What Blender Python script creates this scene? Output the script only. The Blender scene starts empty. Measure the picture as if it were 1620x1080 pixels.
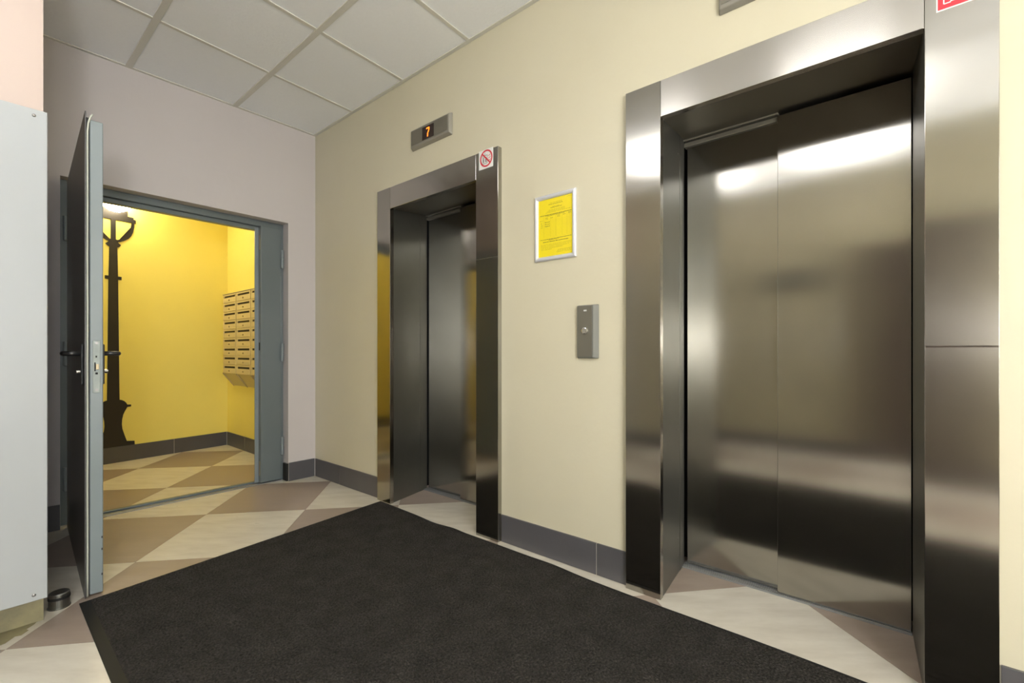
import bpy, bmesh, math, random
from mathutils import Vector, Matrix
random.seed(7)
S = bpy.context.scene
COL = S.collection
PI = math.pi

# ------------------------------------------------------------------ camera, light, exposure
cam_d = bpy.data.cameras.new('camera')
cam = bpy.data.objects.new('camera', cam_d)
COL.objects.link(cam)
cam_d.sensor_width = 36.0
cam_d.lens = 731.47 / 1620 * 36
cam_d.shift_y = 16 / 1620
cam_d.clip_start = 0.02
cam.location = (-1.872, -3.689, 1.02)
yaw = math.radians(49.944)              # forward turned from +y towards +x
cam.rotation_euler = (PI / 2, 0, -yaw)
S.camera = cam
S.view_settings.view_transform = 'Standard'
S.view_settings.look = 'None'
S.view_settings.exposure = 0.12
S.view_settings.gamma = 1.0
S.view_settings.use_curve_mapping = False

w = bpy.data.worlds.new('world')
S.world = w
w.use_nodes = True
w.node_tree.nodes['Background'].inputs[0].default_value = (0.93, 0.97, 1.0, 1)
w.node_tree.nodes['Background'].inputs[1].default_value = 15.0   # overcast daylight entering by the added back window

HALL_LIGHT = 10.0        # emission of the opal covers in the lobby
HALL_COL = (1.0, 0.985, 0.975)
FILL_LAMP = 150.0  # unseen lamp behind the camera, added to lift the ceiling
GLOBE_LIGHT = 30.0       # the globe over the lamp silhouette
VEST_LIGHT = 26.0        # ceiling light of the yellow vestibule
VEST_COL = (1.0, 0.88, 0.60)


pd = bpy.data.lights.new('fill_window_portal', 'AREA')
pd.shape = 'RECTANGLE'; pd.size = 1.0; pd.size_y = 1.9
pd.cycles.is_portal = True
po = bpy.data.objects.new('fill_window_portal', pd); COL.objects.link(po)
po.location = (-2.40, -6.07, 1.55); po.rotation_euler = (PI / 2, 0, 0)


# ------------------------------------------------------------------ materials
def mat(name, col, rough=0.5, metal=0.0, noise=None, bump=None, spec=0.5, emit=None, aniso=0, arot=0.0,
        stretch=(1, 1, 1), coat=0.0, rand=0.0, rnoise=0.0, vein=False):
    """noise=(scale, amount, colour2)  bump=(scale, strength, distance)"""
    m = bpy.data.materials.new(name)
    m.use_nodes = True
    nt = m.node_tree
    b = nt.nodes['Principled BSDF']
    b.inputs['Base Color'].default_value = (*col, 1)
    b.inputs['Roughness'].default_value = rough
    b.inputs['Metallic'].default_value = metal
    b.inputs['Specular IOR Level'].default_value = spec
    b.inputs['Coat Weight'].default_value = coat
    tc = nt.nodes.new('ShaderNodeTexCoord')
    mp = nt.nodes.new('ShaderNodeMapping')
    mp.inputs['Scale'].default_value = stretch
    if vein:
        mp.vector_type = 'TEXTURE'
        mp.inputs['Rotation'].default_value = (0, 0, math.radians(-50))
        mp.inputs['Scale'].default_value = [1 / q for q in stretch]
    geo = nt.nodes.new('ShaderNodeNewGeometry')
    nt.links.new(geo.outputs['Position'], mp.inputs['Vector'])
    last = None
    if noise:
        n = nt.nodes.new('ShaderNodeTexNoise')
        n.inputs['Scale'].default_value = noise[0]
        n.inputs['Detail'].default_value = 6
        n.inputs['Roughness'].default_value = 0.6
        nt.links.new(mp.outputs[0], n.inputs['Vector'])
        r = nt.nodes.new('ShaderNodeMapRange')
        r.inputs['From Min'].default_value = 0.35
        r.inputs['From Max'].default_value = 0.7
        r.inputs['To Max'].default_value = noise[1]
        nt.links.new(n.outputs['Fac'], r.inputs['Value'])
        mx = nt.nodes.new('ShaderNodeMix')
        mx.data_type = 'RGBA'
        mx.inputs[6].default_value = (*col, 1)
        mx.inputs[7].default_value = (*noise[2], 1)
        nt.links.new(r.outputs[0], mx.inputs[0])
        last = mx.outputs[2]
        if rnoise:
            rr = nt.nodes.new('ShaderNodeMapRange')
            rr.inputs['From Min'].default_value = 0.3
            rr.inputs['From Max'].default_value = 0.7
            rr.inputs['To Min'].default_value = rough - rnoise
            rr.inputs['To Max'].default_value = rough + rnoise
            nt.links.new(n.outputs['Fac'], rr.inputs['Value'])
            nt.links.new(rr.outputs[0], b.inputs['Roughness'])
    if rand:
        oi = nt.nodes.new('ShaderNodeObjectInfo')
        rr = nt.nodes.new('ShaderNodeMapRange')
        rr.inputs['To Min'].default_value = 1 - rand
        rr.inputs['To Max'].default_value = 1 + rand
        nt.links.new(oi.outputs['Random'], rr.inputs['Value'])
        hs = nt.nodes.new('ShaderNodeHueSaturation')
        nt.links.new(rr.outputs[0], hs.inputs['Value'])
        if last is None:
            hs.inputs['Color'].default_value = (*col, 1)
        else:
            nt.links.new(last, hs.inputs['Color'])
        last = hs.outputs[0]
    if last is not None:
        nt.links.new(last, b.inputs['Base Color'])
    if bump:
        n2 = nt.nodes.new('ShaderNodeTexNoise')
        n2.inputs['Scale'].default_value = bump[0]
        n2.inputs['Detail'].default_value = 4
        nt.links.new(mp.outputs[0], n2.inputs['Vector'])
        bp = nt.nodes.new('ShaderNodeBump')
        bp.inputs['Strength'].default_value = bump[1]
        bp.inputs['Distance'].default_value = bump[2]
        nt.links.new(n2.outputs['Fac'], bp.inputs['Height'])
        nt.links.new(bp.outputs[0], b.inputs['Normal'])
    if aniso:
        b.inputs['Anisotropic'].default_value = aniso
        b.inputs['Anisotropic Rotation'].default_value = arot
        t = nt.nodes.new('ShaderNodeTangent')
        t.direction_type = 'RADIAL'
        t.axis = 'Z'
        nt.links.new(t.outputs[0], b.inputs['Tangent'])
    if emit:
        b.inputs['Emission Color'].default_value = (*emit[0], 1)
        b.inputs['Emission Strength'].default_value = emit[1]
    return m


M = {}
M['cream'] = mat('cream_paint', (0.62, 0.58, 0.44), 0.42, noise=(1.6, 0.5, (0.59, 0.545, 0.40)), bump=(9, 0.12, 0.02))
M['ochre'] = mat('ochre_paint', (0.44, 0.40, 0.28), 0.45, noise=(1.6, 0.5, (0.40, 0.36, 0.25)))
M['pink_w'] = mat('warm_pink_paint', (0.545, 0.44, 0.385), 0.5, noise=(1.8, 0.5, (0.52, 0.42, 0.37)), bump=(9, 0.12, 0.02))
M['pink'] = mat('pale_pink_paint', (0.58, 0.54, 0.53), 0.5, noise=(1.8, 0.5, (0.55, 0.51, 0.50)), bump=(9, 0.12, 0.02))
M['yellow'] = mat('yellow_paint', (0.86, 0.74, 0.19), 0.5, noise=(1.6, 0.5, (0.83, 0.70, 0.16)), bump=(10, 0.12, 0.02))
M['ceil'] = mat('ceiling_board', (0.91, 0.93, 0.95), 0.9, noise=(60, 0.4, (0.87, 0.89, 0.91)), bump=(75, 0.35, 0.004), rand=0.015)
M['tbar'] = mat('painted_grid', (0.66, 0.65, 0.59), 0.45, noise=(4, 0.5, (0.60, 0.58, 0.51)))
M['slab'] = mat('dark_seam', (0.10, 0.075, 0.06), 0.8)
M['tile_c'] = mat('cream_vinyl', (0.66, 0.62, 0.535), 0.34, noise=(7, 0.8, (0.53, 0.485, 0.405)), bump=(14, 0.08, 0.003),
                  stretch=(0.6, 2.2, 1), rand=0.03, rnoise=0.07, vein=True)
M['tile_b'] = mat('brown_vinyl', (0.30, 0.238, 0.195), 0.36, noise=(8, 0.8, (0.375, 0.305, 0.255)), bump=(14, 0.08, 0.003),
                  stretch=(0.6, 2.2, 1), rand=0.04, rnoise=0.07, vein=True)
M['base'] = mat('grey_ceramic', (0.085, 0.082, 0.088), 0.3, noise=(5, 0.6, (0.105, 0.101, 0.106)), rand=0.06)
M['grout'] = mat('pale_grout', (0.50, 0.47, 0.42), 0.8)
M['end_tile'] = mat('black_tile_end', (0.012, 0.011, 0.010), 0.5)  # near-black colour for the tile end at the recess
M['mat'] = mat('mat_pile', (0.016, 0.0145, 0.013), 1.0, noise=(140, 1.0, (0.055, 0.050, 0.044)), bump=(220, 0.9, 0.006), spec=0.1)
M['rubber'] = mat('black_rubber', (0.012, 0.012, 0.0115), 0.6, spec=0.25)
STC = (0.50, 0.48, 0.45)
ST2 = (0.42, 0.40, 0.37)
M['steel'] = mat('brushed_steel', (0.40, 0.385, 0.355), 0.155, 1.0, noise=(3.0, 0.6, (0.35, 0.335, 0.305)), aniso=0.85, arot=0.0, rnoise=0.015)
M['steel_h'] = mat('brushed_steel_crosswise', STC, 0.18, 1.0, noise=(3.0, 0.6, ST2), aniso=0.8, arot=0.25, rnoise=0.04)
M['steel_d'] = mat('dark_brushed_steel', (0.24, 0.24, 0.22), 0.38, 1.0, noise=(3.0, 0.6, (0.20, 0.20, 0.18)), aniso=0.6)  # reveals use it too: frame steel darkened to mute reflected glare
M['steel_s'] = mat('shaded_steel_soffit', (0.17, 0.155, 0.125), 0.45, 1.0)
M['alu'] = mat('aluminium_sill', (0.36, 0.37, 0.38), 0.45, 0.7, noise=(20, 0.7, (0.28, 0.29, 0.30)))
M['chrome'] = mat('chrome', (0.75, 0.75, 0.75), 0.12, 1.0)
pm = mat('pane', (1, 1, 1), 0.05); M['pane'] = pm
nt_ = pm.node_tree; tr_ = nt_.nodes.new('ShaderNodeBsdfTransparent'); gl_ = nt_.nodes.new('ShaderNodeBsdfGlossy'); mx_ = nt_.nodes.new('ShaderNodeMixShader')
gl_.inputs['Roughness'].default_value = 0.02; mx_.inputs[0].default_value = 0.06
nt_.links.new(tr_.outputs[0], mx_.inputs[1]); nt_.links.new(gl_.outputs[0], mx_.inputs[2])
nt_.links.new(mx_.outputs[0], nt_.nodes['Material Output'].inputs['Surface'])
M['black'] = mat('black_gap', (0.004, 0.004, 0.004), 0.8)
M['door'] = mat('grey_blue_enamel', (0.215, 0.25, 0.26), 0.34, noise=(3, 0.5, (0.19, 0.225, 0.23)), bump=(25, 0.05, 0.003), coat=0.15)
M['door_f'] = mat('dim_grey_blue_enamel', (0.135, 0.16, 0.165), 0.34, noise=(3, 0.5, (0.12, 0.145, 0.145)), coat=0.15)  # darker copy of the leaf enamel, dimmer recess light put into the colour
M['door_b'] = mat('shaded_door_enamel', (0.06, 0.056, 0.055), 0.36, noise=(3, 0.5, (0.07, 0.066, 0.064)), coat=0.1)  # leaf enamel darkened to the shade beside the projecting wall
M['seal'] = mat('pale_rubber_seal', (0.52, 0.54, 0.46), 0.6)
M['foam'] = mat('dark_edge_gap', (0.04, 0.04, 0.042), 0.8)
M['plastic_k'] = mat('black_plastic', (0.016, 0.016, 0.017), 0.32)
M['zinc'] = mat('zinc_plate', (0.27, 0.30, 0.28), 0.5, 0.4, noise=(30, 0.6, (0.20, 0.22, 0.21)))
M['brass'] = mat('brass_bolt', (0.36, 0.30, 0.20), 0.35, 1.0)
M['cab'] = mat('pale_grey_enamel', (0.37, 0.39, 0.40), 0.42, noise=(2.5, 0.5, (0.345, 0.365, 0.37)), bump=(6, 0.05, 0.01))
M['cab_in'] = mat('dark_cabinet_side', (0.30, 0.31, 0.31), 0.5)
M['screw'] = mat('dull_screw', (0.30, 0.29, 0.28), 0.4, 0.9)
M['white_alu'] = mat('silver_snap_frame', (0.72, 0.73, 0.77), 0.33, 0.35)
M['paper'] = mat('yellow_paper', (0.83, 0.68, 0.012), 0.35, coat=0.3)
M['ink'] = mat('print_ink', (0.16, 0.14, 0.02), 0.6)
M['ink_l'] = mat('print_ink_faint', (0.48, 0.40, 0.015), 0.6)
M['plate'] = mat('satin_casing', (0.29, 0.275, 0.235), 0.5, 0.3)
M['plate_c'] = mat('call_panel_casing', (0.165, 0.165, 0.145), 0.55, 0.2)
M['plate_f'] = mat('satin_face', (0.25, 0.235, 0.195), 0.4, 0.7)
M['glassk'] = mat('dark_display', (0.025, 0.012, 0.01), 0.15)
M['digit'] = mat('orange_digit', (0.9, 0.2, 0.02), 0.5, emit=((1.0, 0.16, 0.01), 3.2))
M['green_led'] = mat('green_sign_light', (0.02, 0.4, 0.1), 0.5, emit=((0.1, 1.0, 0.25), 4.0))
M['white'] = mat('white_print', (0.78, 0.78, 0.76), 0.45)
M['red'] = mat('red_print', (0.62, 0.03, 0.05), 0.45)
M['inkk'] = mat('black_print', (0.03, 0.03, 0.03), 0.5)
M['silh'] = mat('black_cutout', (0.014, 0.010, 0.006), 0.55)
M['opal'] = mat('lobby_opal_cover', (0.9, 0.9, 0.9), 0.4, emit=(HALL_COL, HALL_LIGHT))
M['opal_f'] = mat('fill_lamp_globe', (0.9, 0.9, 0.9), 0.4, emit=(HALL_COL, FILL_LAMP))
M['opal_v'] = mat('vestibule_opal_cover', (0.9, 0.9, 0.9), 0.4, emit=(VEST_COL, VEST_LIGHT))
M['globe'] = mat('globe_glass', (0.95, 0.93, 0.85), 0.3, emit=((1.0, 0.86, 0.60), GLOBE_LIGHT))
M['mail'] = mat('beige_box_enamel', (0.60, 0.50, 0.27), 0.4, rand=0.02)
M['mail_d'] = mat('mail_slot_dark', (0.03, 0.02, 0.008), 0.7)
M['mail_e'] = mat('mailbox_edge', (0.42, 0.35, 0.22), 0.4, 0.2)
M['old_paint'] = mat('yellowed_paint', (0.34, 0.30, 0.16), 0.5, noise=(9, 1.0, (0.20, 0.18, 0.11)))
M['stand_in_w'] = mat('stand_in_door_brown', (0.085, 0.062, 0.055), 0.4, noise=(6, 0.8, (0.06, 0.045, 0.04)), stretch=(1, 1, 0.1))
M['board'] = mat('dark_sign_board', (0.05, 0.055, 0.06), 0.4)


# ------------------------------------------------------------------ mesh helpers
class MB:
    def __init__(self):
        self.bm = bmesh.new()

    def prism(self, pts, z0, z1):
        """pts: xy polygon, extruded in z"""
        bm = self.bm
        a = [bm.verts.new((p[0], p[1], z0)) for p in pts]
        b = [bm.verts.new((p[0], p[1], z1)) for p in pts]
        n = len(pts)
        bm.faces.new(a[::-1]); bm.faces.new(b)
        for i in range(n):
            bm.faces.new((a[i], a[(i + 1) % n], b[(i + 1) % n], b[i]))
        return self

    def loft(self, A, B):
        """two matching 3-D rings -> closed solid"""
        bm = self.bm
        a = [bm.verts.new(p) for p in A]
        b = [bm.verts.new(p) for p in B]
        n = len(A)
        bm.faces.new(a[::-1]); bm.faces.new(b)
        for i in range(n):
            bm.faces.new((a[i], a[(i + 1) % n], b[(i + 1) % n], b[i]))
        return self

    def box(self, x0, x1, y0, y1, z0, z1):
        x0, x1 = min(x0, x1), max(x0, x1); y0, y1 = min(y0, y1), max(y0, y1)
        return self.prism([(x0, y0), (x1, y0), (x1, y1), (x0, y1)], z0, z1)

    def tube(self, path, r, n=12, cap=True):
        bm = self.bm
        rings = []
        P = [Vector(p) for p in path]
        up = None
        for i, p in enumerate(P):
            d = (P[min(i + 1, len(P) - 1)] - P[max(i - 1, 0)]).normalized()
            if up is None:
                up = Vector((0, 0, 1)) if abs(d.z) < 0.9 else Vector((1, 0, 0))
            s = d.cross(up).normalized(); up = s.cross(d).normalized()
            rr = r[i] if isinstance(r, (list, tuple)) else r
            rings.append([bm.verts.new(p + (s * math.cos(2 * PI * k / n) + up * math.sin(2 * PI * k / n)) * rr) for k in range(n)])
        for a, b in zip(rings, rings[1:]):
            for k in range(n):
                bm.faces.new((a[k], a[(k + 1) % n], b[(k + 1) % n], b[k]))
        if cap:
            bm.faces.new(rings[0][::-1]); bm.faces.new(rings[-1])
        return self

    def cyl(self, p0, p1, r, n=20):
        return self.tube([p0, p1], r, n)

    def sphere(self, c, r, seg=32, sc=(1, 1, 1)):
        bmesh.ops.create_uvsphere(self.bm, u_segments=seg, v_segments=seg // 2, radius=r,
                                  matrix=Matrix.Translation(c) @ Matrix.Diagonal((*sc, 1)))
        return self

    def xform(self, mtx):
        bmesh.ops.transform(self.bm, matrix=mtx, verts=self.bm.verts)
        return self

    def build(self, name, m, parent=None, bevel=0, smooth=False, label=None, seg=2, kind=None):
        bm = self.bm
        bmesh.ops.recalc_face_normals(bm, faces=bm.faces)
        me = bpy.data.meshes.new(name)
        if parent is not None:
            o_ = root_loc(parent)
            bmesh.ops.translate(bm, vec=-o_, verts=bm.verts)
        bm.to_mesh(me); bm.free()
        me.materials.append(M[m] if isinstance(m, str) else m)
        if smooth:
            for p in me.polygons: p.use_smooth = True
        o = bpy.data.objects.new(name, me)
        COL.objects.link(o)
        if parent is not None: o.parent = parent
        if bevel:
            md = o.modifiers.new('bevel', 'BEVEL')
            md.width = bevel; md.segments = seg; md.limit_method = 'ANGLE'; md.angle_limit = math.radians(40)
        if label: o['label'] = label
        if kind: o['kind'] = kind
        return o


def root_loc(o):
    v = Vector((0, 0, 0))
    while o is not None:
        v += o.location; o = o.parent
    return v


def thing(name, label, cat, loc, group=None):
    o = bpy.data.objects.new(name, None)
    COL.objects.link(o)
    o.empty_display_size = 0.1
    o.location = loc
    o['label'] = label; o['category'] = cat
    if group: o['group'] = group
    return o


def tag(o, label, cat, group=None):
    o['label'] = label; o['category'] = cat
    if group: o['group'] = group
    return o


def struct(o, label=None, cat=None):
    o['kind'] = 'structure'
    if label: o['label'] = label
    if cat: o['category'] = cat
    return o


def holed_wall(axis, p0, p1, u0, u1, z0, z1, holes):
    """slab perpendicular to `axis` (0=x,1=y) from p0..p1 with rectangular holes (ua,ub,za,zb); no inner faces"""
    us = sorted({u0, u1, *[h[0] for h in holes], *[h[1] for h in holes]})
    zs = sorted({z0, z1, *[h[2] for h in holes], *[h[3] for h in holes]})
    bm = bmesh.new()
    solid = {}
    for i in range(len(us) - 1):
        for j in range(len(zs) - 1):
            uc, zc = (us[i] + us[i + 1]) / 2, (zs[j] + zs[j + 1]) / 2
            solid[i, j] = not any(h[0] < uc < h[1] and h[2] < zc < h[3] for h in holes)
    V = {}

    def v(p, i, j):
        k = (p, i, j)
        if k not in V:
            pp = p0 if p == 0 else p1
            V[k] = bm.verts.new((pp, us[i], zs[j]) if axis == 0 else (us[i], pp, zs[j]))
        return V[k]
    for (i, j), s in solid.items():
        if not s: continue
        for p in (0, 1):
            bm.faces.new((v(p, i, j), v(p, i + 1, j), v(p, i + 1, j + 1), v(p, i, j + 1)))
        for di, dj, a, b in ((-1, 0, (i, j), (i, j + 1)), (1, 0, (i + 1, j), (i + 1, j + 1)),
                             (0, -1, (i, j), (i + 1, j)), (0, 1, (i, j + 1), (i + 1, j + 1))):
            if not solid.get((i + di, j + dj), False):
                bm.faces.new((v(0, *a), v(0, *b), v(1, *b), v(1, *a)))
    r = MB(); r.bm.free(); r.bm = bm
    return r


H = 2.79          # lobby ceiling
XL = -2.95        # wall opposite the elevators
YB = -5.9         # end of the lobby behind the camera
XS, YS = -1.673, -1.19   # corner of the projecting shaft wall on the left
BH = 0.145        # baseboard height

# ------------------------------------------------------------------ walls
struct(holed_wall(0, 0.0, 0.30, YB, 0.18, 0, H, [(-1.97, -0.95, 0, 2.055), (-3.83, -2.82, 0, 2.055)]).build('wall_right', 'cream'))
struct(holed_wall(1, 0.0, 0.18, XS, 0.0, 0, H, [(-1.51, -0.2205, 0, 2.03)]).build('wall_far', 'pink'))
struct(MB().box(XL, XS, YS, 0.18, 0, H).build('wall_left_projection', 'pink_w'))
struct(MB().box(XL - 0.15, XL, YB, 0.18, 0, H).build('wall_left', 'ochre'))
WX0, WX1, WZ0, WZ1 = -2.90, -1.90, 0.60, 2.50  # unseen window, added and set to the left for daylight fill
struct(holed_wall(1, YB - 0.15, YB, XL - 0.15, 0.30, 0, H + 0.05, [(WX0, WX1, WZ0, WZ1)]).build('wall_back', 'cream'))
wf = MB()
for xa in (WX0, (WX0 + WX1) / 2 - .025, WX1 - .05): wf.box(xa, xa + .05, YB - .10, YB - .04, WZ0, WZ1)
for xa, xb in ((WX0 + .05, (WX0 + WX1) / 2 - .025), ((WX0 + WX1) / 2 + .025, WX1 - .05)):
    wf.box(xa, xb, YB - .10, YB - .04, WZ0, WZ0 + .05); wf.box(xa, xb, YB - .10, YB - .04, WZ1 - .05, WZ1)
win = struct(wf.build('fill_window', 'white'))
for xa, xb in ((WX0 + .05, (WX0 + WX1) / 2 - .025), ((WX0 + WX1) / 2 + .025, WX1 - .05)):
    MB().box(xa, xb, YB - .072, YB - .068, WZ0 + .05, WZ1 - .05).build('fill_window_pane', 'pane', win)
MB().box(WX0 - .04, WX1 + .04, YB - .038, YB + .10, WZ0 - .03, WZ0).build('fill_window_sill', 'white', win, bevel=.004)
struct(MB().box(XL - 0.15, 0.5, YB - 0.15, 2.35, H + 0.05, H + 0.1).build('ceiling_slab', 'ceil'))

# vestibule behind the open door
VX = -2.3
HV = 2.62
u2 = Vector((0.9898, 0.1423, 0)).normalized()
A2 = Vector((0.003, 1.968, 0))
n2 = Vector((-u2.y, u2.x, 0))


def bw(s, d, z):          # back wall of the vestibule: s along it, d out of it into the room
    p = A2 + u2 * s - n2 * d
    return (p.x, p.y, z)


struct(MB().prism([bw(0.2, 0, 0)[:2], bw(0.2, -0.12, 0)[:2], bw(-2.5, -0.12, 0)[:2], bw(-2.5, 0, 0)[:2]], 0, HV).build('wall_vestibule_back', 'yellow'))
struct(MB().box(0.003, 0.15, 0.18, 1.985, 0, HV).build('wall_vestibule_right', 'yellow'))
struct(MB().box(VX - 0.12, VX, 0.18, 1.7, 0, HV).build('wall_vestibule_left', 'yellow'))
struct(MB().box(VX - 0.12, 0.15, 0.18, 2.2, HV, HV + 0.05).build('ceiling_vestibule', 'ceil'))
struct(holed_wall(1, 0.181, 0.20, VX, 0.003, 0, HV, [(-1.51, -0.2205, 0, 2.03)]).build('wall_vestibule_front', 'yellow'))

# ------------------------------------------------------------------ floor of loose-laid vinyl tiles on the diagonal
fl = struct(MB().box(XL - 0.15, 0.5, YB - 0.15, 2.3, -0.06, -0.0035).build('floor', 'slab'))
P0 = Vector((0.0, -0.2535)); LA = Vector((0.4445, 0.4915)); LB = Vector((0.4425, -0.387))


def clip(poly, x0, x1, y0, y1):
    for ax, lim, sg in ((0, x0, 1), (0, x1, -1), (1, y0, 1), (1, y1, -1)):
        out = []
        for i in range(len(poly)):
            a, b = poly[i - 1], poly[i]
            fa, fb = (a[ax] - lim) * sg, (b[ax] - lim) * sg
            if fa >= 0: out.append(a)
            if (fa >= 0) != (fb >= 0):
                t = fa / (fa - fb); out.append((a[0] + (b[0] - a[0]) * t, a[1] + (b[1] - a[1]) * t))
        poly = out
        if len(poly) < 3: return []
    return poly


def area(p):
    return abs(sum(p[i - 1][0] * p[i][1] - p[i][0] * p[i - 1][1] for i in range(len(p)))) / 2


for i in range(-16, 8):
    for j in range(-12, 20):
        g = 0.0012
        c = [P0 + LA * (i + a) + LB * (j + b) for a, b in ((g, g), (1 - g, g), (1 - g, 1 - g), (g, 1 - g))]
        q = clip([(p.x, p.y) for p in c], XL, 0.46, YB, 2.0)
        if not q or area(q) < 0.004: continue
        MB().prism(q, -0.0035, 0.0).build('floor_tile', 'tile_b' if (i + j) % 2 == 0 else 'tile_c', fl)

# ------------------------------------------------------------------ suspended ceiling
ce = struct(MB().box(XL, 0.0, YB, 0.0, H + 0.03, H + 0.045).build('ceiling', 'ceil'))


def gx(k): return -0.003 - 0.601 * k
def gy(k, x): return 0.0 if k == 0 else -0.61 * k + 0.025 + 0.05 * x


LAMPS = [(-2.1065, -3.335), (-2.1065, -2.115)]
for k in range(0, 5):
    for l in range(0, 12):
        xa, xb = gx(k), max(gx(k + 1), XL)
        if xa - xb < 0.05: continue
        q = [(xa - 0.012, gy(l, xa) - 0.008), (xb + 0.012, gy(l, xb) - 0.008), (xb + 0.012, gy(l + 1, xb) + 0.008), (xa - 0.012, gy(l + 1, xa) + 0.008)]
        if max(p[1] for p in q) > YS and xa < XS: continue
        q = [(x, max(y, YB)) for x, y in q]
        MB().prism(q, H + 0.004, H + 0.018).build('ceiling_tile', 'ceil', ce)
for k in range(0, 5):
    x = gx(k)
    ytop = YS if x < XS else 0
    hw = 0.012 if k == 0 else 0.0165
    xx = x - 0.009 if k == 0 else x
    MB().box(xx - hw, xx + hw, YB, ytop, H - 0.002, H + 0.004).build('main_runner', 'tbar', ce, bevel=0.001)
for l in range(0, 12):
    for k in range(0, 5):
        xa, xb = gx(k) - 0.0165, max(gx(k + 1) + 0.0165, XL)
        if l * 0.61 < 1.19 and xb < XS - 0.02 and k > 2: continue
        if xa - xb < 0.05: continue
        if l * 0.61 < 1.19: xb = max(xb, XS)
        o = 0.0105
        ya, yb = gy(l, xa), gy(l, xb)
        if l == 0: ya = yb = -o
        MB().prism([(xa, ya - o), (xb, yb - o), (xb, yb + o), (xa, ya + o)], H - 0.0008, H + 0.004).build('cross_tee', 'tbar', ce)

# ------------------------------------------------------------------ baseboards of grey tiles
def base_run(name, axis, at, out, spans, h=BH, ends=None, pos=0.0):
    """axis=1: runs along y on plane x=at; axis=0: runs along x on plane y=at; out = direction sign of the room side"""
    lo = min(min(s) for s in spans); hi = max(max(s) for s in spans)
    t = 0.009
    b = MB()
    if axis == 1: b.box(at, at + out * (t - 0.003), lo, hi, 0, h - 0.001)
    else: b.box(lo, hi, at, at + out * (t - 0.003), 0, h - 0.001)
    r = struct(b.build(name, 'grout'))
    for s in spans:
        a, c = min(s) + 0.0018, max(s) - 0.0018
        m = MB()
        if axis == 1: m.box(at, at + out * t, a, c, 0.001, h)
        else: m.box(a, c, at, at + out * t, 0.001, h)
        m.build('baseboard_tile', 'base', r, bevel=0.0012)
    return r


base_run('baseboard_right', 1, 0.0, -1, [(-0.012, -0.395), (-0.395, -0.925)])
base_run('baseboard_right_middle', 1, 0.0, -1, [(-2.046, -2.625), (-2.625, -2.779)])
base_run('baseboard_right_near', 1, 0.0, -1, [(-3.902, -4.30), (-4.30, -4.90), (-4.90, -5.50), (-5.50, -5.88)])
bf = base_run('baseboard_far', 0, 0.0, -1, [(-0.2205, -0.0095)])
MB().box(-0.2345, -0.2205, -0.004, 0.062, 0.004, BH - 0.006).build('tile_end', 'end_tile', bf, label='black tile end turning into the door recess')
base_run('baseboard_far_left', 0, 0.0, -1, [(-1.665, -1.51)])
base_run('baseboard_left', 1, XL, 1, [(-5.88, -5.40), (-5.40, -4.90), (-4.90, -4.38), (-3.34, -2.80), (-2.80, -2.20), (-2.20, -1.60), (-1.60, -1.20)])
base_run('baseboard_back', 0, YB, 1, [(XL + 0.01 + 0.58 * k, XL + 0.01 + 0.58 * (k + 1)) for k in range(5)])
base_run('baseboard_vestibule_right', 1, 0.003, -1, [(1.955, 1.4656), (1.4656, 0.87), (0.87, 0.22)])
b = MB()
R_ = [bw(-0.005, 0, 0)[:2], bw(-2.3, 0, 0)[:2], bw(-2.3, 0.006, 0)[:2], bw(-0.005, 0.006, 0)[:2]]
bv = struct(b.prism(R_, 0, BH - 0.001).build('baseboard_vestibule_back', 'grout'))
for s0, s1 in ((-0.012, -0.513), (-0.513, -1.113), (-1.113, -1.713), (-1.713, -2.3)):
    MB().prism([bw(s0 - 0.0018, 0, 0)[:2], bw(s1 + 0.0018, 0, 0)[:2], bw(s1 + 0.0018, 0.009, 0)[:2], bw(s0 - 0.0018, 0.009, 0)[:2]],
               0.001, BH).build('baseboard_tile', 'base', bv, bevel=0.0012)


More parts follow.
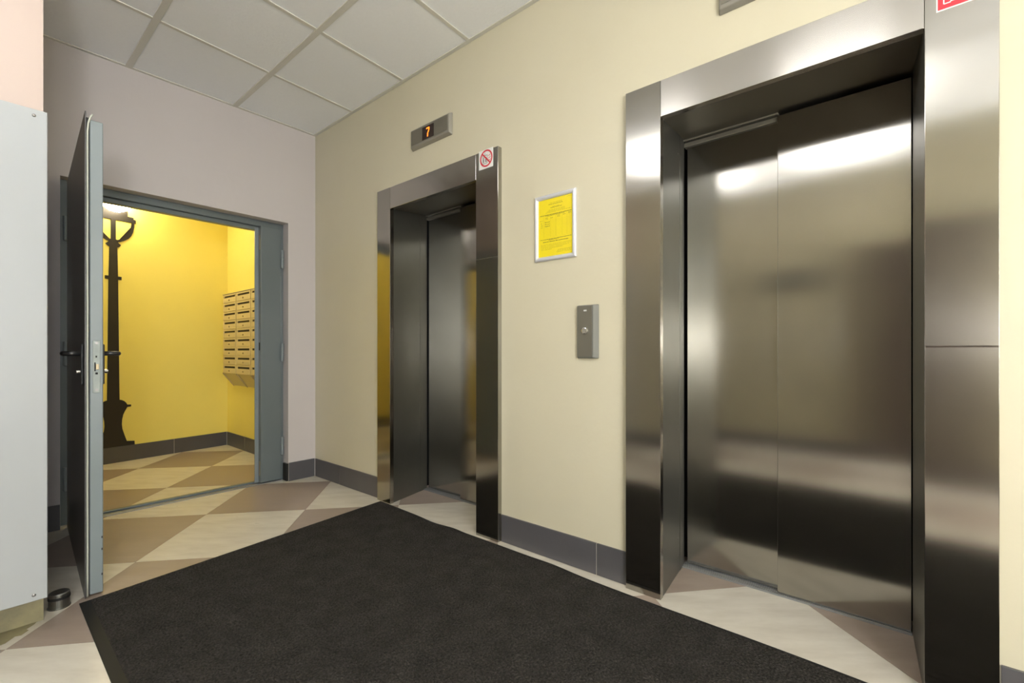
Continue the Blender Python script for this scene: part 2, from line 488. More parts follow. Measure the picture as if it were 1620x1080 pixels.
# ------------------------------------------------------------------ elevators
def elevator(label, y0, ja, jb, y1, ra, rb, split, zt, zh):
    """y0..y1 outer frame, ja/jb jamb inner edges, ra/rb where the reveals end at the doors, split = leaf overlap"""
    XF, XD = -0.03, 0.335
    e = thing('elevator', label, 'elevator', (0, (y0 + y1) / 2, 0))
    MB().box(XF, -0.0005, y0, ja, 0.0005, zt).build('jamb', 'steel', e, bevel=0.0015)
    MB().box(XF, -0.0005, jb, y1, 0.0005, zt).build('jamb', 'steel', e, bevel=0.0015)
    MB().box(XF, -0.0005, ja - 0.0008, jb + 0.0008, zh, zt - 0.0005).build('header', 'steel_h', e, bevel=0.0015)
    zs = 2.036

    def reveal(a, b, sgn, f0, f1, push, nm, m):
        pa = Vector((XF + 0.002, a)); pb = Vector((XD + (0.022 if sgn > 0 else 0), b))
        p, q = pa.lerp(pb, f0), pa.lerp(pb, f1)
        off = Vector((0, sgn * 0.012)); pu = Vector((0, -sgn * push))
        pts = [p + pu, q + pu, q + off, p + off]
        za, zb = zh + (zs - zh) * f0, zh + (zs - zh) * f1
        A = [(v.x, v.y, 0.0005) for v in pts]
        B = [(pts[0].x, pts[0].y, za - 0.0005), (pts[1].x, pts[1].y, zb - 0.0005), (pts[2].x, pts[2].y, zb - 0.0005), (pts[3].x, pts[3].y, za - 0.0005)]
        return MB().loft(A, B).build(nm, m, e)
    fs = 0.80
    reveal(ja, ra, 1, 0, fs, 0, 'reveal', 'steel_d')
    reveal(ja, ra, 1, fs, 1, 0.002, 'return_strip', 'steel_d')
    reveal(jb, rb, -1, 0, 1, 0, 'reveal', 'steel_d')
    # soffit rising gently towards the doors
    A = [(XF + 0.002, ja, zh), (XF + 0.002, jb, zh), (XF + 0.002, jb, zh + 0.02), (XF + 0.002, ja, zh + 0.02)]
    B = [(XD + 0.07, ra, zs), (XD + 0.07, rb, zs), (XD + 0.07, rb, zs + 0.012), (XD + 0.07, ra, zs + 0.012)]
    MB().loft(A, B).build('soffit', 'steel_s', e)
    # door leaves: the left one set back, the right one proud
    zl = 2.012
    MB().box(XD + 0.030, XD + 0.055, ra - 0.014, split - 0.05, 0.010, zl - 0.018).build('door_leaf', 'steel', e, bevel=0.0015, label='set-back left steel leaf')
    MB().box(XD + 0.018, XD + 0.05, ra - 0.002, split, zl - 0.016, zl + 0.004).build('top_rail', 'plate_f', e, bevel=0.002)
    MB().box(XD + 0.006, XD + 0.05, ra - 0.002, split, zl + 0.009, zs - 0.004).build('top_rail', 'plate_f', e, bevel=0.002)
    MB().box(XD + 0.000, XD + 0.026, split, rb + 0.003, 0.008, zl).build('door_leaf', 'steel', e, bevel=0.0015, label='proud right steel leaf')
    MB().box(XD + 0.11, XD + 0.12, y0, y1, 0, 2.2).build('shaft_panel', 'black', e)
    sh_ = MB()
    sh_.box(0.3005, XD + 0.11, y0 + 0.002, y0 + 0.012, 0, 2.2); sh_.box(0.3005, XD + 0.11, y1 - 0.012, y1 - 0.002, 0, 2.2)
    sh_.box(0.3005, XD + 0.11, y1, y0, 2.2, 2.21)
    sh_.build('shaft_side', 'black', e)
    # grooved sill
    sl = MB()
    sl.box(XD - 0.015, XD + 0.07, ra - 0.001, rb + 0.001, 0.0003, 0.003)
    for k in range(5):
        sl.box(XD - 0.0135 + k * 0.0135, XD - 0.0135 + k * 0.0135 + 0.0085, ra - 0.001, rb + 0.001, 0.003, 0.0065)
    sl.build('sill', 'alu', e)
    for z in (0.16, 0.66, 1.16, 1.62, 1.93):
        p = Vector((XF + 0.002, ja)).lerp(Vector((XD, ra)), 0.76)
        MB().sphere((p.x, p.y - 0.001, z), 0.0035, 10).build('screw', 'screw', e, smooth=True)
    return e


el1 = elevator('narrow elevator in the far part of the cream wall, beside the open doorway', -0.927, -1.074, -1.878, -2.043, -0.985, -1.93, -1.368, 2.119, 1.975)
el2 = elevator('wide elevator nearest the camera with two brushed steel doors', -2.781, -2.935, -3.743, -3.898, -2.892, -3.722, -3.292, 2.131, 1.982)

MB().box(-0.0304, -0.0299, -2.040, -1.881, 1.528, 1.531).build('seam', 'steel_d', el1)
MB().box(-0.0306, -0.0299, -3.895, -3.746, 1.032, 1.037).build('seam', 'steel_h', el2)

# ------------------------------------------------------------------ stickers on the frames
def disc_ring(cy, cz, r0, r1, x, n=40):
    b = MB()
    for k in range(n):
        a0, a1 = 2 * PI * k / n, 2 * PI * (k + 1) / n
        f = lambda r, a, xx: (xx, cy + r * math.cos(a), cz + r * math.sin(a))
        b.loft([f(r0, a0, x), f(r1, a0, x), f(r1, a1, x), f(r0, a1, x)], [f(r0, a0, x + .0003), f(r1, a0, x + .0003), f(r1, a1, x + .0003), f(r0, a1, x + .0003)])
    return b


def bar(b, y0, z0, y1, z1, wd, x, t=0.0003):
    a, c = Vector((y0, z0)), Vector((y1, z1))
    d = (c - a).normalized(); n = Vector((-d.y, d.x)) * wd / 2
    q = [a + n, c + n, c - n, a - n]
    b.loft([(x, p.x, p.y) for p in q], [(x + t, p.x, p.y) for p in q])


t = thing('warning_sticker', 'square white sticker with red ringed no-lift-in-fire pictogram on the narrow elevator frame', 'sticker', (-0.031, -1.955, 2.072))
MB().box(-0.0309, -0.0301, -2.008, -1.902, 2.020, 2.124).build('backing', 'white', t)
disc_ring(-1.957, 2.075, 0.038, 0.0465, -0.0313).build('ring', 'red', t)
b = MB(); bar(b, -1.925, 2.107, -1.989, 2.043, 0.008, -0.0316); b.build('slash', 'red', t)
b = MB()
ya, yb_, za, zb = -1.928, -1.965, 2.048, 2.092
for p in ((ya, za, ya, zb), (ya, zb, yb_, zb), (yb_, zb, yb_, za), (yb_, za, ya, za), (-1.947, zb, -1.947, 2.108)): bar(b, *p, 0.0022, -0.0311)
for yy in (-1.938, -1.955):
    bar(b, yy, 2.054, yy, 2.076, 0.006, -0.0311)
    b.cyl((-0.0311, yy, 2.081), (-0.0308, yy, 2.081), 0.0035, 10)
b.build('lift_pictogram', 'inkk', t)
b = MB()
for zz in (2.060, 2.073, 2.086):
    bar(b, -1.971, zz - 0.004, -1.978, zz + 0.002, 0.003, -0.0311); bar(b, -1.978, zz + 0.002, -1.984, zz, 0.003, -0.0311); bar(b, -1.984, zz, -1.988, zz + 0.008, 0.0028, -0.0311)
b.build('flames', 'red', t)

t = thing('fire_sticker', 'red square sticker with white outline and arrow on the wide elevator frame', 'sticker', (-0.031, -3.83, 2.07))
MB().box(-0.0309, -0.0301, -3.892, -3.769, 2.014, 2.137 - 0.008).build('backing', 'white', t)
MB().box(-0.0312, -0.0309, -3.889, -3.772, 2.018, 2.126).build('red_field', 'red', t)
b = MB()
for p in ((-3.785, 2.112, -3.785, 2.032), (-3.785, 2.032, -3.800, 2.032), (-3.785, 2.112, -3.872, 2.112), (-3.872, 2.112, -3.872, 2.08)): bar(b, *p, 0.003, -0.0315)
bar(b, -3.798, 2.052, -3.812, 2.034, 0.005, -0.0315)
bar(b, -3.799, 2.0355, -3.812, 2.0345, 0.004, -0.0315); bar(b, -3.8115, 2.047, -3.812, 2.0345, 0.004, -0.0315)
b.build('arrow', 'white', t)

# ------------------------------------------------------------------ floor indicators over the elevators
def indicator(label, dy, digit):
    t = thing('floor_indicator', label, 'display', (0, -1.469 + dy, 2.372), 'floor indicators above the elevators')
    y0, y1, z0, z1 = -1.284 + dy, -1.654 + dy, 2.309, 2.434
    MB().loft([(-0.0005, y0 + .004, z0 - .004), (-0.0005, y1 - .004, z0 - .004), (-0.0005, y1 - .004, z1 + .004), (-0.0005, y0 + .004, z1 + .004)],
              [(-0.022, y0 - .002, z0 + .010), (-0.022, y1 + .008, z0 + .010), (-0.022, y1 + .008, z1 - .004), (-0.022, y0 - .002, z1 - .004)]).build('casing', 'plate', t, bevel=0.004)
    MB().box(-0.0235, -0.021, y0 - .008, y1 + .022, z0 + .024, z1 - .012).build('face_plate', 'plate_f', t)
    w_ = MB().box(-0.0250, -0.0235, -1.404 + dy, -1.512 + dy, 2.336, 2.413).build('display_window', 'glassk', t)
    if digit:
        b = MB()
        for p in ((-1.444, 2.398, -1.472, 2.398), (-1.471, 2.399, -1.468, 2.383), (-1.468, 2.384, -1.457, 2.366), (-1.457, 2.368, -1.456, 2.346)):
            bar(b, p[0] + dy, p[1], p[2] + dy, p[3], 0.0075, -0.0257, 0.0006)
        b.build('digit_seven', 'digit', w_)
    return t


indicator('grey floor indicator reading an orange 7, above the narrow elevator', 0, True)
indicator('grey floor indicator above the wide elevator, cut by the top of the photo', -1.875, False)

# ------------------------------------------------------------------ framed yellow notice
t = thing('notice_frame', 'yellow printed notice in a silver snap frame between the two elevators', 'notice', (0, -2.3945, 1.633))
Y0, Y1, Z0, Z1 = -2.273, -2.516, 1.470, 1.795
fw = 0.021
prof = [(0.0, 0.0), (0.0, 0.008), (0.004, 0.013), (0.010, 0.0145), (0.017, 0.012), (fw, 0.006), (fw, 0.0)]   # (inset, height)


def rail(ax):
    b = MB()
    P = []
    for ins, hh in prof:
        if ax == 'l': P.append(((-hh - .0005, Y0 - ins, Z0 + ins), (-hh - .0005, Y0 - ins, Z1 - ins)))
        if ax == 'r': P.append(((-hh - .0005, Y1 + ins, Z0 + ins), (-hh - .0005, Y1 + ins, Z1 - ins)))
        if ax == 'b': P.append(((-hh - .0005, Y0 - ins, Z0 + ins), (-hh - .0005, Y1 + ins, Z0 + ins)))
        if ax == 't': P.append(((-hh - .0005, Y0 - ins, Z1 - ins), (-hh - .0005, Y1 + ins, Z1 - ins)))
    b.loft([p[0] for p in P], [p[1] for p in P])
    return b.build('frame_rail', 'white_alu', t)


for a in 'lrbt': rail(a)
sh = MB().box(-0.004, -0.001, Y0 - fw + .002, Y1 + fw - .002, Z0 + fw - .002, Z1 - fw + .002).build('notice_sheet', 'paper', t)
dark, faint = MB(), MB()
sy0, sy1, sz1, sz0 = Y0 - fw, Y1 + fw, Z1 - fw, Z0 + fw
SW, SH = sy0 - sy1, sz1 - sz0


def txt(b, u0, u1, v, hgt=0.0022, dens=0.75):
    """row of small dashes standing for unreadably small print"""
    u = u0
    while u < u1:
        wd = random.uniform(0.012, 0.045)
        e_ = min(u + wd, u1)
        b.box(-0.0044, -0.004, sy0 - SW * u, sy0 - SW * e_, sz1 - SH * v - hgt / 2, sz1 - SH * v + hgt / 2)
        u = e_ + (0.010 if random.random() < dens else 0.02)


txt(faint, .84, .97, .03); txt(faint, .34, .70, .075); txt(dark, .30, .72, .10); txt(faint, .42, .62, .145); txt(dark, .36, .70, .16)
txt(faint, .30, .78, .195); txt(faint, .26, .80, .215); txt(faint, .22, .97, .235)
txt(dark, .05, .97, .275, 0.0032, .95); txt(dark, .22, .78, .292)
for u, v in ((.08, .36), (.25, .325), (.25, .345), (.40, .335), (.60, .315), (.60, .335), (.76, .318), (.92, .30), (.92, .318)): txt(dark, u - .035, u + .035, v, .0018)
for k in range(3): txt(dark, .07, .12, .41 + .035 * k); txt(dark, .19, .34, .40 + .035 * k, .0028)
for k in range(12): faint.box(-0.0042, -0.004, sy0 - SW * .04, sy0 - SW * .96, sz1 - SH * (.38 + .026 * k), sz1 - SH * (.38 + .026 * k) + .0004)
for u in (.16, .36, .52, .70, .84): faint.box(-0.0042, -0.004, sy0 - SW * u, sy0 - SW * u - .0005, sz1 - SH * .66, sz1 - SH * .30)
txt(dark, .04, .97, .70, 0.003, .95); txt(dark, .30, .60, .715); txt(dark, .14, .88, .745, .0036)
for k in range(5): txt(faint, .08, (.97, .96, .9, .72, .4)[k], .79 + .022 * k)
for k in range(3): txt(faint, .58 - .02 * k, .97, .905 + .02 * k)
dark.build('printed_lines', 'ink', sh, kind='stuff'); faint.build('faint_lines', 'ink_l', sh, kind='stuff')

# ------------------------------------------------------------------ call button panel
t = thing('call_panel', 'slim satin metal call panel with one round button beside the wide elevator', 'call button', (0, -2.579, 1.1125))
y0, y1, z0, z1 = -2.522, -2.636, 0.988, 1.237
MB().loft([(-0.0005, y0, z0), (-0.0005, y1, z0), (-0.0005, y1, z1), (-0.0005, y0, z1)],
          [(-0.021, y0 - .008, z0 + .004), (-0.021, y1 + .020, z0 + .004), (-0.021, y1 + .020, z1 - .004), (-0.021, y0 - .008, z1 - .004)]).build('casing', 'plate_c', t, bevel=0.003)
MB().box(-0.0225, -0.020, y0 - .013, y1 + .027, z0 + .008, z1 - .007).build('face_plate', 'plate_f', t)
bt = MB().tube([(-0.0215, -2.574, 1.116), (-0.026, -2.574, 1.116), (-0.031, -2.574, 1.116), (-0.032, -2.574, 1.116)], [0.0165, 0.0165, 0.0145, 0.012], 28).build('push_button', 'chrome', t, smooth=False)
MB().cyl((-0.0322, -2.574, 1.116), (-0.0335, -2.574, 1.116), 0.011, 24).build('button_cap', 'plate', bt)
b = MB()
for k in range(3):
    b.box(-0.0230, -0.0225, -2.567 - .0055 * k, -2.571 - .0055 * k, 1.206, 1.213)
b.build('small_emblem', 'white', t, label='tiny pale emblem near the top')

# ------------------------------------------------------------------ steel door set: frame, narrow fixed leaf, open leaf
dr = thing('metal_door', 'grey steel entrance door standing open into the lobby, with lever handles and narrow side leaf', 'door', (-0.86, 0.10, 0))
fr = MB()
fr.box(-1.5095, -1.462, 0.075, 0.165, 0, 2.0285)
fr.box(-0.240, -0.2215, 0.085, 0.165, 0, 2.0285)
fr.box(-1.462, -0.240, 0.085, 0.165, 1.985, 2.0285)
frame = fr.build('door_frame', 'door_f', dr, bevel=0.002)
MB().box(-1.462, -0.240, 0.112, 0.160, 1.955, 1.985).build('frame_rebate', 'door_f', frame, bevel=0.003)
MB().box(-1.462, -1.447, 0.112, 0.160, 0, 1.955).build('frame_rebate', 'door_f', frame, bevel=0.003)
th = MB(); th.box(-1.462, -0.240, 0.070, 0.165, 0, 0.006)
th.build('threshold', 'alu', dr, bevel=0.001)
MB().box(-1.462, -0.240, 0.118, 0.150, 0.006, 0.020).build('threshold_rib', 'door_f', dr, bevel=0.003)
pl = MB().box(-0.398, -0.246, 0.068, 0.116, 0.012, 1.990).build('side_leaf', 'door_f', dr, bevel=0.005, seg=3, label='narrow fixed leaf, closed')
MB().box(-0.425, -0.398, 0.108, 0.116, 0.012, 1.975).build('lap_strip', 'door', pl)
for z in (1.86, 0.12):
    MB().box(-0.400, -0.398, 0.082, 0.098, z - 0.055, z + 0.055).build('flush_bolt', 'brass', pl)
MB().box(-0.400, -0.398, 0.082, 0.098, 1.03, 1.09).build('latch_hole', 'black', pl)


def hinge(x, y, z, par):
    b = MB()
    b.cyl((x, y, z - 0.068), (x, y, z - 0.003), 0.0105, 16)
    b.cyl((x, y, z + 0.003), (x, y, z + 0.068), 0.0115, 16)
    b.cyl((x, y, z - 0.003), (x, y, z + 0.003), 0.0085, 16)
    b.sphere((x, y, z - 0.068), 0.008, 12)
    return b.build('hinge', 'door', par)


for z in (1.752, 1.016, 0.278): hinge(-0.243, 0.053, z, pl)

# open leaf, turned about 93 degrees
O = Vector((-1.547, -1.113, 0)); UD = Vector((0.0598, 0.9982, 0)); VD = Vector((0.9982, -0.0598, 0))
LM = Matrix(((VD.x, UD.x, 0, O.x), (VD.y, UD.y, 0, O.y), (0, 0, 1, 0), (0, 0, 0, 1)))   # local x = thickness, y = towards hinge


def L(b): return b.xform(LM)


LW = 1.125
lf = L(MB().box(0.016, 0.058, 0, LW, 0.010, 1.983)).build('open_leaf', 'door', dr, bevel=0.004, seg=3, label='open leaf seen on its edge')
L(MB().box(0.000, 0.004, -0.010, LW + 0.012, 0.004, 2.010)).build('cover_sheet', 'door_b', lf, label='lapped sheet on the lobby side, shade put into its colour')
L(MB().box(0.004, 0.016, 0.004, LW, 0.012, 1.990)).build('core', 'foam', lf)
sealp = [(0.0085, -0.004, 0.008)] + [(0.0085 + 0.0003 * math.sin(k * 1.3), -0.004, 0.1 + 0.1 * k) for k in range(18)] + [(0.0085, -0.004, 1.93), (0.011, -0.005, 1.965), (0.017, -0.006, 1.99), (0.024, -0.006, 2.003)]
L(MB().tube(sealp, 0.0034, 8)).build('rubber_seal', 'seal', lf, smooth=True, label='pale rubber seal curling off at the top')
lp = L(MB().box(0.025, 0.049, -0.0025, 0, 0.848, 1.066)).build('lock_plate', 'zinc', lf, bevel=0.0)
bm_ = lp.modifiers.new('bevel', 'BEVEL'); bm_.width = 0.0008; bm_.segments = 1
L(MB().box(0.034, 0.044, -0.010, -0.002, 0.945, 0.968)).build('latch', 'brass', lf, bevel=0.001)
b = MB(); b.box(0.0335, 0.0385, -0.0030, -0.0024, 0.995, 1.003); b.box(0.030, 0.034, -0.0032, -0.0024, 0.938, 0.975); b.box(0.033, 0.041, -0.0031, -0.0024, 0.925, 0.933)
L(b).build('latch_opening', 'black', lf)
for z in (1.056, 0.860): L(MB().cyl((0.037, -0.0036, z), (0.037, -0.0022, z), 0.0055, 14)).build('screw', 'screw', lf)
for z in (0.24, 0.19, 0.085): L(MB().box(0.052, 0.0565, -0.0008, 0.001, z - 0.004, z + 0.005)).build('chip', 'foam', lf)
for sg, x0 in ((-1, 0.0), (1, 0.058)):
    ax = x0 + sg * 0.009
    L(MB().box(min(x0, ax), max(x0, ax), 0.045, 0.082, 0.880, 1.052)).build('handle_plate', 'plastic_k', lf, bevel=0.004)
    pts = [(ax - sg * .002, 0.064, 1.012), (ax + sg * 0.030, 0.064, 1.012), (ax + sg * 0.043, 0.070, 1.012), (ax + sg * 0.048, 0.084, 1.012),
           (ax + sg * 0.049, 0.12, 1.012), (ax + sg * 0.048, 0.170, 1.012), (ax + sg * 0.040, 0.183, 1.012), (ax + sg * 0.022, 0.186, 1.012)]
    L(MB().tube(pts, [0.010, 0.010, 0.0105, 0.0105, 0.0105, 0.0105, 0.010, 0.009], 14)).build('lever_handle', 'plastic_k', lf, smooth=True)
    L(MB().cyl((ax, 0.064, 0.935), (ax + sg * 0.012, 0.064, 0.935), 0.0085, 16)).build('key_cylinder', 'chrome', lf)
for z in (1.745, 1.01, 0.275):
    hinge(-1.482, 0.058, z, lf)
    L(MB().box(0.004, 0.016, LW - 0.035, LW + 0.02, z - 0.06, z + 0.06)).build('hinge_wing', 'door_b', lf, bevel=0.001)

# ------------------------------------------------------------------ grey cabinet on the left
t = thing('wall_cabinet', 'tall pale grey metal cabinet fixed to the pink wall at the left edge', 'cabinet', (-2.15, YS, 0.13))
YC = -1.335
MB().box(-2.62, -1.684, YC + 0.006, YS - 0.0005, 0.150, 1.868).build('cabinet_body', 'cab_in', t, bevel=0.003)
MB().box(-2.632, -1.6735, YC, YC + 0.006, 0.134, 1.881).build('front_panel', 'cab', t, bevel=0.003, seg=3)
for x in (-2.59, -1.708):
    for z in (0.156, 1.858): MB().sphere((x, YC - 0.0005, z), 0.0055, 14, (1, 0.5, 1)).build('screw', 'screw', t, smooth=True)

# ------------------------------------------------------------------ door stop
t = thing('door_stop', 'short round steel door stop on the floor by the open door', 'door stop', (-1.622, -1.115, 0))
MB().tube([(-1.622, -1.112, 0.0003), (-1.622, -1.112, 0.004), (-1.622, -1.112, 0.004), (-1.622, -1.112, 0.056), (-1.622, -1.112, 0.060)],
          [0.035, 0.035, 0.032, 0.032, 0.029], 32).build('post', 'steel_d', t)
MB().tube([(-1.622, -1.112, 0.036), (-1.622, -1.112, 0.046)], [0.0335, 0.0335], 32).build('rubber_ring', 'rubber', t)

# ------------------------------------------------------------------ black entrance mat
mt = thing('entrance_mat', 'long black carpet mat with rubber edge lying in front of the elevators', 'mat', (-0.8, -3.0, 0))
mx0, my1, my0 = -1.585, -1.150, -4.5


def mleft(y): return -1.568 - 0.013 * (my1 - y)
def mfar(x): return -1.150 + (x + 1.568) * 0.1126
def wav(y): return 0.010 * math.exp(-((y + 1.72) / .07) ** 2) - 0.012 * math.exp(-((y + 1.55) / .09) ** 2) + 0.006 * math.sin(y * 5.1) + 0.012 * math.exp(-((y + 2.42) / .12) ** 2)
def mright(y): return -0.042 - 0.016 * (-1.0 - y) + wav(y) * 0.8


def mpt(u, v):
    y_ = -1.15 + (my0 + 1.15) * v
    xl_, xr_ = mleft(y_), mright(y_ + (0.17 if v == 0 else 0.17 * (1 - v)))
    x = xl_ + (xr_ - xl_) * u
    return x, y_ + (x + 1.568) * 0.1126 * (1 - v)


b = MB()
NB = 120
ring = [mpt(k / 40, 0) for k in range(40)] + [mpt(1, k / NB) for k in range(NB)] + [mpt(1, 1), mpt(0, 1)] + [mpt(0, k / NB) for k in range(NB - 1, 0, -1)]
b.prism(ring, 0.0003, 0.0035)
b.build('rubber_backing', 'rubber', mt)
# pile: displaced grid, inset from the rubber edge
nu, nv = 330, 680
verts, faces = [], []
rnd = random.Random(3)
for jv in range(nv + 1):
    v = 0.004 + (jv / nv) ** 1.15 * 0.99
    for iu in range(nu + 1):
        u = 0.022 + 0.970 * iu / nu
        x, y = mpt(u, v)
        edge = iu in (0, nu) or jv in (0, nv)
        z = 0.0030 if edge else 0.0055 + rnd.random() ** 2 * 0.0045
        if not edge:
            x += rnd.uniform(-.0015, .0015); y += rnd.uniform(-.0015, .0015)
        else:
            x += rnd.uniform(-.001, .001)
        verts.append((x + 0.8, y + 3.0, z))
for jv in range(nv):
    for iu in range(nu):
        a = jv * (nu + 1) + iu
        faces.append((a, a + nu + 1, a + nu + 2, a + 1))
me = bpy.data.meshes.new('pile'); me.from_pydata(verts, [], faces); me.update()
if me.polygons[0].normal.z < 0: me.flip_normals()
me.materials.append(M['mat'])
nt_ = M['mat'].node_tree
g_ = nt_.nodes.new('ShaderNodeNewGeometry'); nn = nt_.nodes.new('ShaderNodeTexNoise'); nn.inputs['Scale'].default_value = 11; nn.inputs['Detail'].default_value = 5
nt_.links.new(g_.outputs['Position'], nn.inputs['Vector'])
mr = nt_.nodes.new('ShaderNodeMapRange'); mr.inputs['From Min'].default_value = 0.35; mr.inputs['From Max'].default_value = 0.65; mr.inputs['To Min'].default_value = 0.86; mr.inputs['To Max'].default_value = 1.14
nt_.links.new(nn.outputs['Fac'], mr.inputs['Value'])
hs_ = nt_.nodes.new('ShaderNodeHueSaturation'); nt_.links.new(mr.outputs[0], hs_.inputs['Value'])
bs_ = nt_.nodes['Principled BSDF']; src = bs_.inputs['Base Color'].links[0].from_socket
nt_.links.new(src, hs_.inputs['Color']); nt_.links.new(hs_.outputs[0], bs_.inputs['Base Color'])
pile = bpy.data.objects.new('pile', me); COL.objects.link(pile); pile.parent = mt
pile['kind'] = 'stuff'

# ------------------------------------------------------------------ vestibule: lamp-post silhouette, globe, letter boxes
CS = -0.996
half = [(0.0, 0.146), (0.160, 0.146), (0.158, 0.180), (0.100, 0.187), (0.088, 0.225), (0.077, 0.265), (0.066, 0.305), (0.062, 0.347), (0.064, 0.392), (0.072, 0.436), (0.086, 0.470),
        (0.103, 0.504), (0.132, 0.506), (0.132, 0.524), (0.103, 0.526), (0.094, 0.545), (0.080, 0.561), (0.062, 0.572), (0.045, 0.577),
        (0.0345, 1.680), (0.060, 1.681), (0.060, 1.710), (0.034, 1.711), (0.029, 1.974), (0.044, 1.984), (0.056, 2.002), (0.036, 2.020), (0.028, 2.045), (0.018, 2.050),
        (0.018, 2.228), (0.168, 2.228), (0.168, 2.258), (0.151, 2.262), (0.151, 2.278), (0.106, 2.280), (0.106, 2.325), (0.0, 2.325)]

def solid2d(poly, d0, d1):
    b = MB(); bm = b.bm
    A = [bm.verts.new(bw(s, d0, z)) for s, z in poly]; B = [bm.verts.new(bw(s, d1, z)) for s, z in poly]
    n = len(A)
    fa = bm.faces.new(A[::-1]); fb = bm.faces.new(B)
    for i in range(n): bm.faces.new((A[i], A[(i + 1) % n], B[(i + 1) % n], B[i]))
    bmesh.ops.triangulate(bm, faces=[fa, fb])
    return b


c0 = bw(CS, 0.0, 0.146)
t = thing('lamp_post_cutout', 'flat black lamp-post silhouette standing against the yellow wall', 'wall decoration', c0)
b = MB(); bm = b.bm
rows = [[bm.verts.new(bw(CS + sg * a, d, z)) for sg, d in ((-1, .0005), (1, .0005), (1, .008), (-1, .008))] for a, z in half if a > 0]
for A_, B_ in zip(rows, rows[1:]):
    for k in range(4): bm.faces.new((A_[k], A_[(k + 1) % 4], B_[(k + 1) % 4], B_[k]))
bm.faces.new(rows[0][::-1]); bm.faces.new(rows[-1])
b.build('post_silhouette', 'silh', t)
for sg in (-1, 1):
    outer = [(0.158, 2.229), (0.156, 2.190), (0.147, 2.139), (0.132, 2.100), (0.113, 2.073), (0.080, 2.048), (0.050, 2.031), (0.024, 2.024)]
    inner = [(0.022, 2.044), (0.045, 2.052), (0.072, 2.066), (0.098, 2.087), (0.118, 2.115), (0.130, 2.150), (0.137, 2.190), (0.138, 2.229)]
    solid2d([(CS + sg * a, z) for a, z in outer + inner], 0.0005, 0.008).build('curved_arm', 'silh', t)

g = Vector(bw(CS, 0.07, 2.41))
t = thing('wall_lamp', 'glowing round globe lamp on top of the lamp-post silhouette', 'lamp', bw(CS, 0, 2.41))
MB().sphere(g, 0.122, 40).build('glass_globe', 'globe', t, smooth=True)
p, q = bw(CS, 0.0005, 2.50), bw(CS, 0.03, 2.50)
MB().cyl(p, q, 0.05, 24).build('wall_mount', 'white', t)

t = thing('vestibule_light', 'round white ceiling light of the yellow vestibule', 'lamp', (-0.95, 1.0, HV))
MB().cyl((-0.95, 1.0, HV - 0.0005), (-0.95, 1.0, HV - 0.03), 0.19, 40).build('base_ring', 'white', t)
MB().sphere((-0.95, 1.0, HV - 0.03), 0.17, 40, (1, 1, 0.35)).build('opal_cover', 'opal_v', t, smooth=True)

XMB = -0.10
first = None
cols = [(1.782 - 0.364 * k, 1.782 - 0.364 * (k + 1)) for k in range(4)]
ZB, ZT = 0.795, 1.612
rowh = (ZT - ZB) / 9
mb = thing('mailbox_block', 'beige metal block of letter boxes hung on the yellow right-hand wall', 'mailboxes', (0.003, 1.05, ZB))
body = MB()
for a, c in cols:
    # carcass with slanted underside
    pr = [(0.0025, 0.660), (XMB + 0.006, ZB), (XMB + 0.006, ZT), (0.0025, ZT)]
    body.loft([(x, a - 0.001, z) for x, z in pr], [(x, c + 0.001, z) for x, z in pr])
body.build('carcass', 'mail', mb)
for a, c in cols:
    pr = [(0.0005, 0.652), (XMB - 0.004, ZB - 0.006), (XMB - 0.004, ZB + 0.004), (0.0005, 0.668)]
    MB().loft([(x, a + 0.001, z) for x, z in pr], [(x, a - 0.016, z) for x, z in pr]).build('slanted_edge', 'mail_e', mb)
MB().box(0.0025, XMB - 0.006, cols[0][0] + 0.003, cols[-1][1] - 0.003, ZT, ZT + 0.006).build('top_sheet', 'mail_e', mb)
proto = None
for ci, (a, c) in enumerate(cols):
    for r in range(9):
        za = ZB + r * rowh
        if proto is None:
            d = MB()
            # door with a real slot opening: four strips round it
            y_a, y_c = a - 0.010, c + 0.010
            s0, s1 = a - 0.035, c + 0.028
            zz0, zz1 = za + 0.004, za + rowh - 0.003
            sl0, sl1 = za + rowh * 0.60, za + rowh * 0.82
            X0, X1 = XMB - 0.003, XMB + 0.006
            d.box(X0, X1, y_a, y_c, zz0, sl0); d.box(X0, X1, y_a, y_c, sl1, zz1)
            d.box(X0, X1, y_a, s0, sl0, sl1); d.box(X0, X1, s1, y_c, sl0, sl1)
            do = d.build('letter_box_door', 'mail', mb)
            so = MB().box(XMB + 0.0035, XMB + 0.0065, s0, s1, sl0, sl1).build('slot', 'mail_d', do)
            yc = (a + c) / 2
            lo = MB().cyl((XMB - 0.003, yc, za + rowh * 0.30), (XMB - 0.009, yc, za + rowh * 0.30), 0.008, 12).build('lock', 'brass', do)
            proto = (do, so, lo, a, za)
        else:
            do = proto[0].copy(); COL.objects.link(do); do.parent = mb
            off = Vector((0, a - proto[3], za - proto[4]))
            do.location = off
            for ch in proto[1:3]:
                cc = ch.copy(); COL.objects.link(cc); cc.parent = do

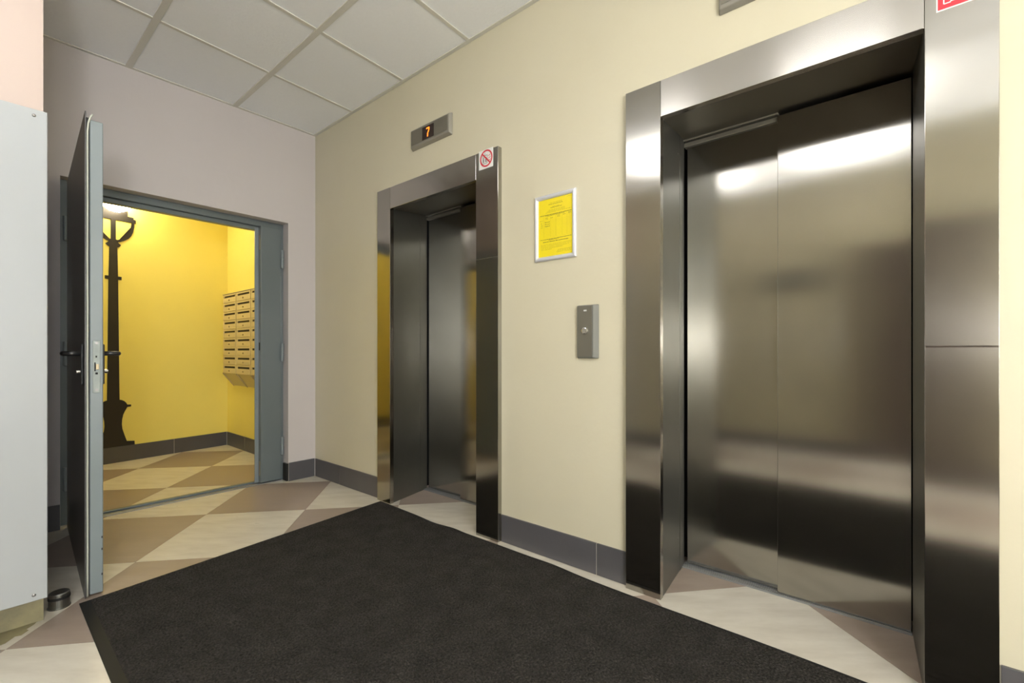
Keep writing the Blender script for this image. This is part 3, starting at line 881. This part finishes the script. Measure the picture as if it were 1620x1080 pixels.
# ------------------------------------------------------------------ lobby ceiling lights (the photo shows them only as reflections)
for k, (lx, ly) in enumerate(LAMPS):
    t = thing('ceiling_light', ['square opal ceiling light glowing in the right leaf of the wide elevator doors', 'square opal ceiling light glowing in the left jamb of the wide elevator'][k], 'ceiling light', (lx, ly, H), 'lobby ceiling lights')
    MB().box(lx - 0.30, lx + 0.30, ly - 0.29, ly + 0.29, H - 0.035, H - 0.0025).build('housing', 'white', t, bevel=0.003)
    MB().box(lx - 0.29, lx + 0.29, ly - 0.28, ly + 0.28, H - 0.105, H - 0.035).build('opal_cover', 'opal', t, bevel=0.012, seg=3)
d2 = struct(MB().box(XL + 0.0005, XL + 0.03, -4.30, -3.42, 0.001, 1.95).build('stand_in_door', 'stand_in_w', bevel=0.003))  # unseen stand-in for a figure, added to darken the steel doors' reflection
for a_ in ((-3.42, -3.35, 0, 2.02), (-4.37, -4.30, 0, 2.02), (-4.30, -3.42, 1.95, 2.02)):
    MB().box(XL + 0.0005, XL + 0.045, *a_).build('stand_in_casing', 'stand_in_w', d2, bevel=0.003)
for za_, zb_ in ((0.2, 0.85), (1.05, 1.8)):
    MB().box(XL + 0.03, XL + 0.036, -4.18, -3.54, za_, zb_).build('raised_panel', 'stand_in_w', d2, bevel=0.004)
t = thing('sign_board', 'dark board on the ochre wall, a blurred reflection in the wide elevator doors', 'board', (XL, -2.82, 1.64))
MB().box(XL + 0.0005, XL + 0.02, -3.02, -2.60, 1.64, 1.86).build('panel', 'board', t, bevel=0.004)
MB().box(XL + 0.02, XL + 0.026, -3.03, -2.59, 1.63, 1.64).build('ledge', 'board', t)

fx_, fy_ = -2.62, -5.3  # added fill lamp, out of view, brightens the ceiling from below
t = thing('fill_lamp', 'unseen white globe lamp on a stand, added as fill light behind the camera', 'lamp', (fx_, fy_, 0))
MB().tube([(fx_, fy_, 0.0005), (fx_, fy_, 0.02), (fx_, fy_, 0.03)], [0.16, 0.16, 0.10], 36).build('foot', 'white', t)
MB().cyl((fx_, fy_, 0.03), (fx_, fy_, 1.03), 0.012, 14).build('pole', 'white', t)
MB().sphere((fx_, fy_, 1.18), 0.16, 36).build('glass_globe', 'opal_f', t, smooth=True)

# ------------------------------------------------------------------ yellowed paint at the foot of the projecting wall
MB().box(-2.9, XS + 0.0005, YS - 0.002, YS, 0, 0.13).build('painted_band', 'old_paint', bpy.data.objects['wall_left_projection'])
sp = [(-2.6, YS - .002), (-2.6, -1.30), (-1.90, -1.33), (-1.84, -1.315), (-1.80, -1.30), (-1.775, -1.292), (-1.75, -1.262), (-1.735, -1.268), (-1.715, -1.245), (-1.72, -1.23), (-1.70, -1.21), (-1.69, YS - .002)]
MB().prism(sp, 0.0001, 0.0007).build('paint_spill', 'old_paint', bpy.data.objects['floor'])
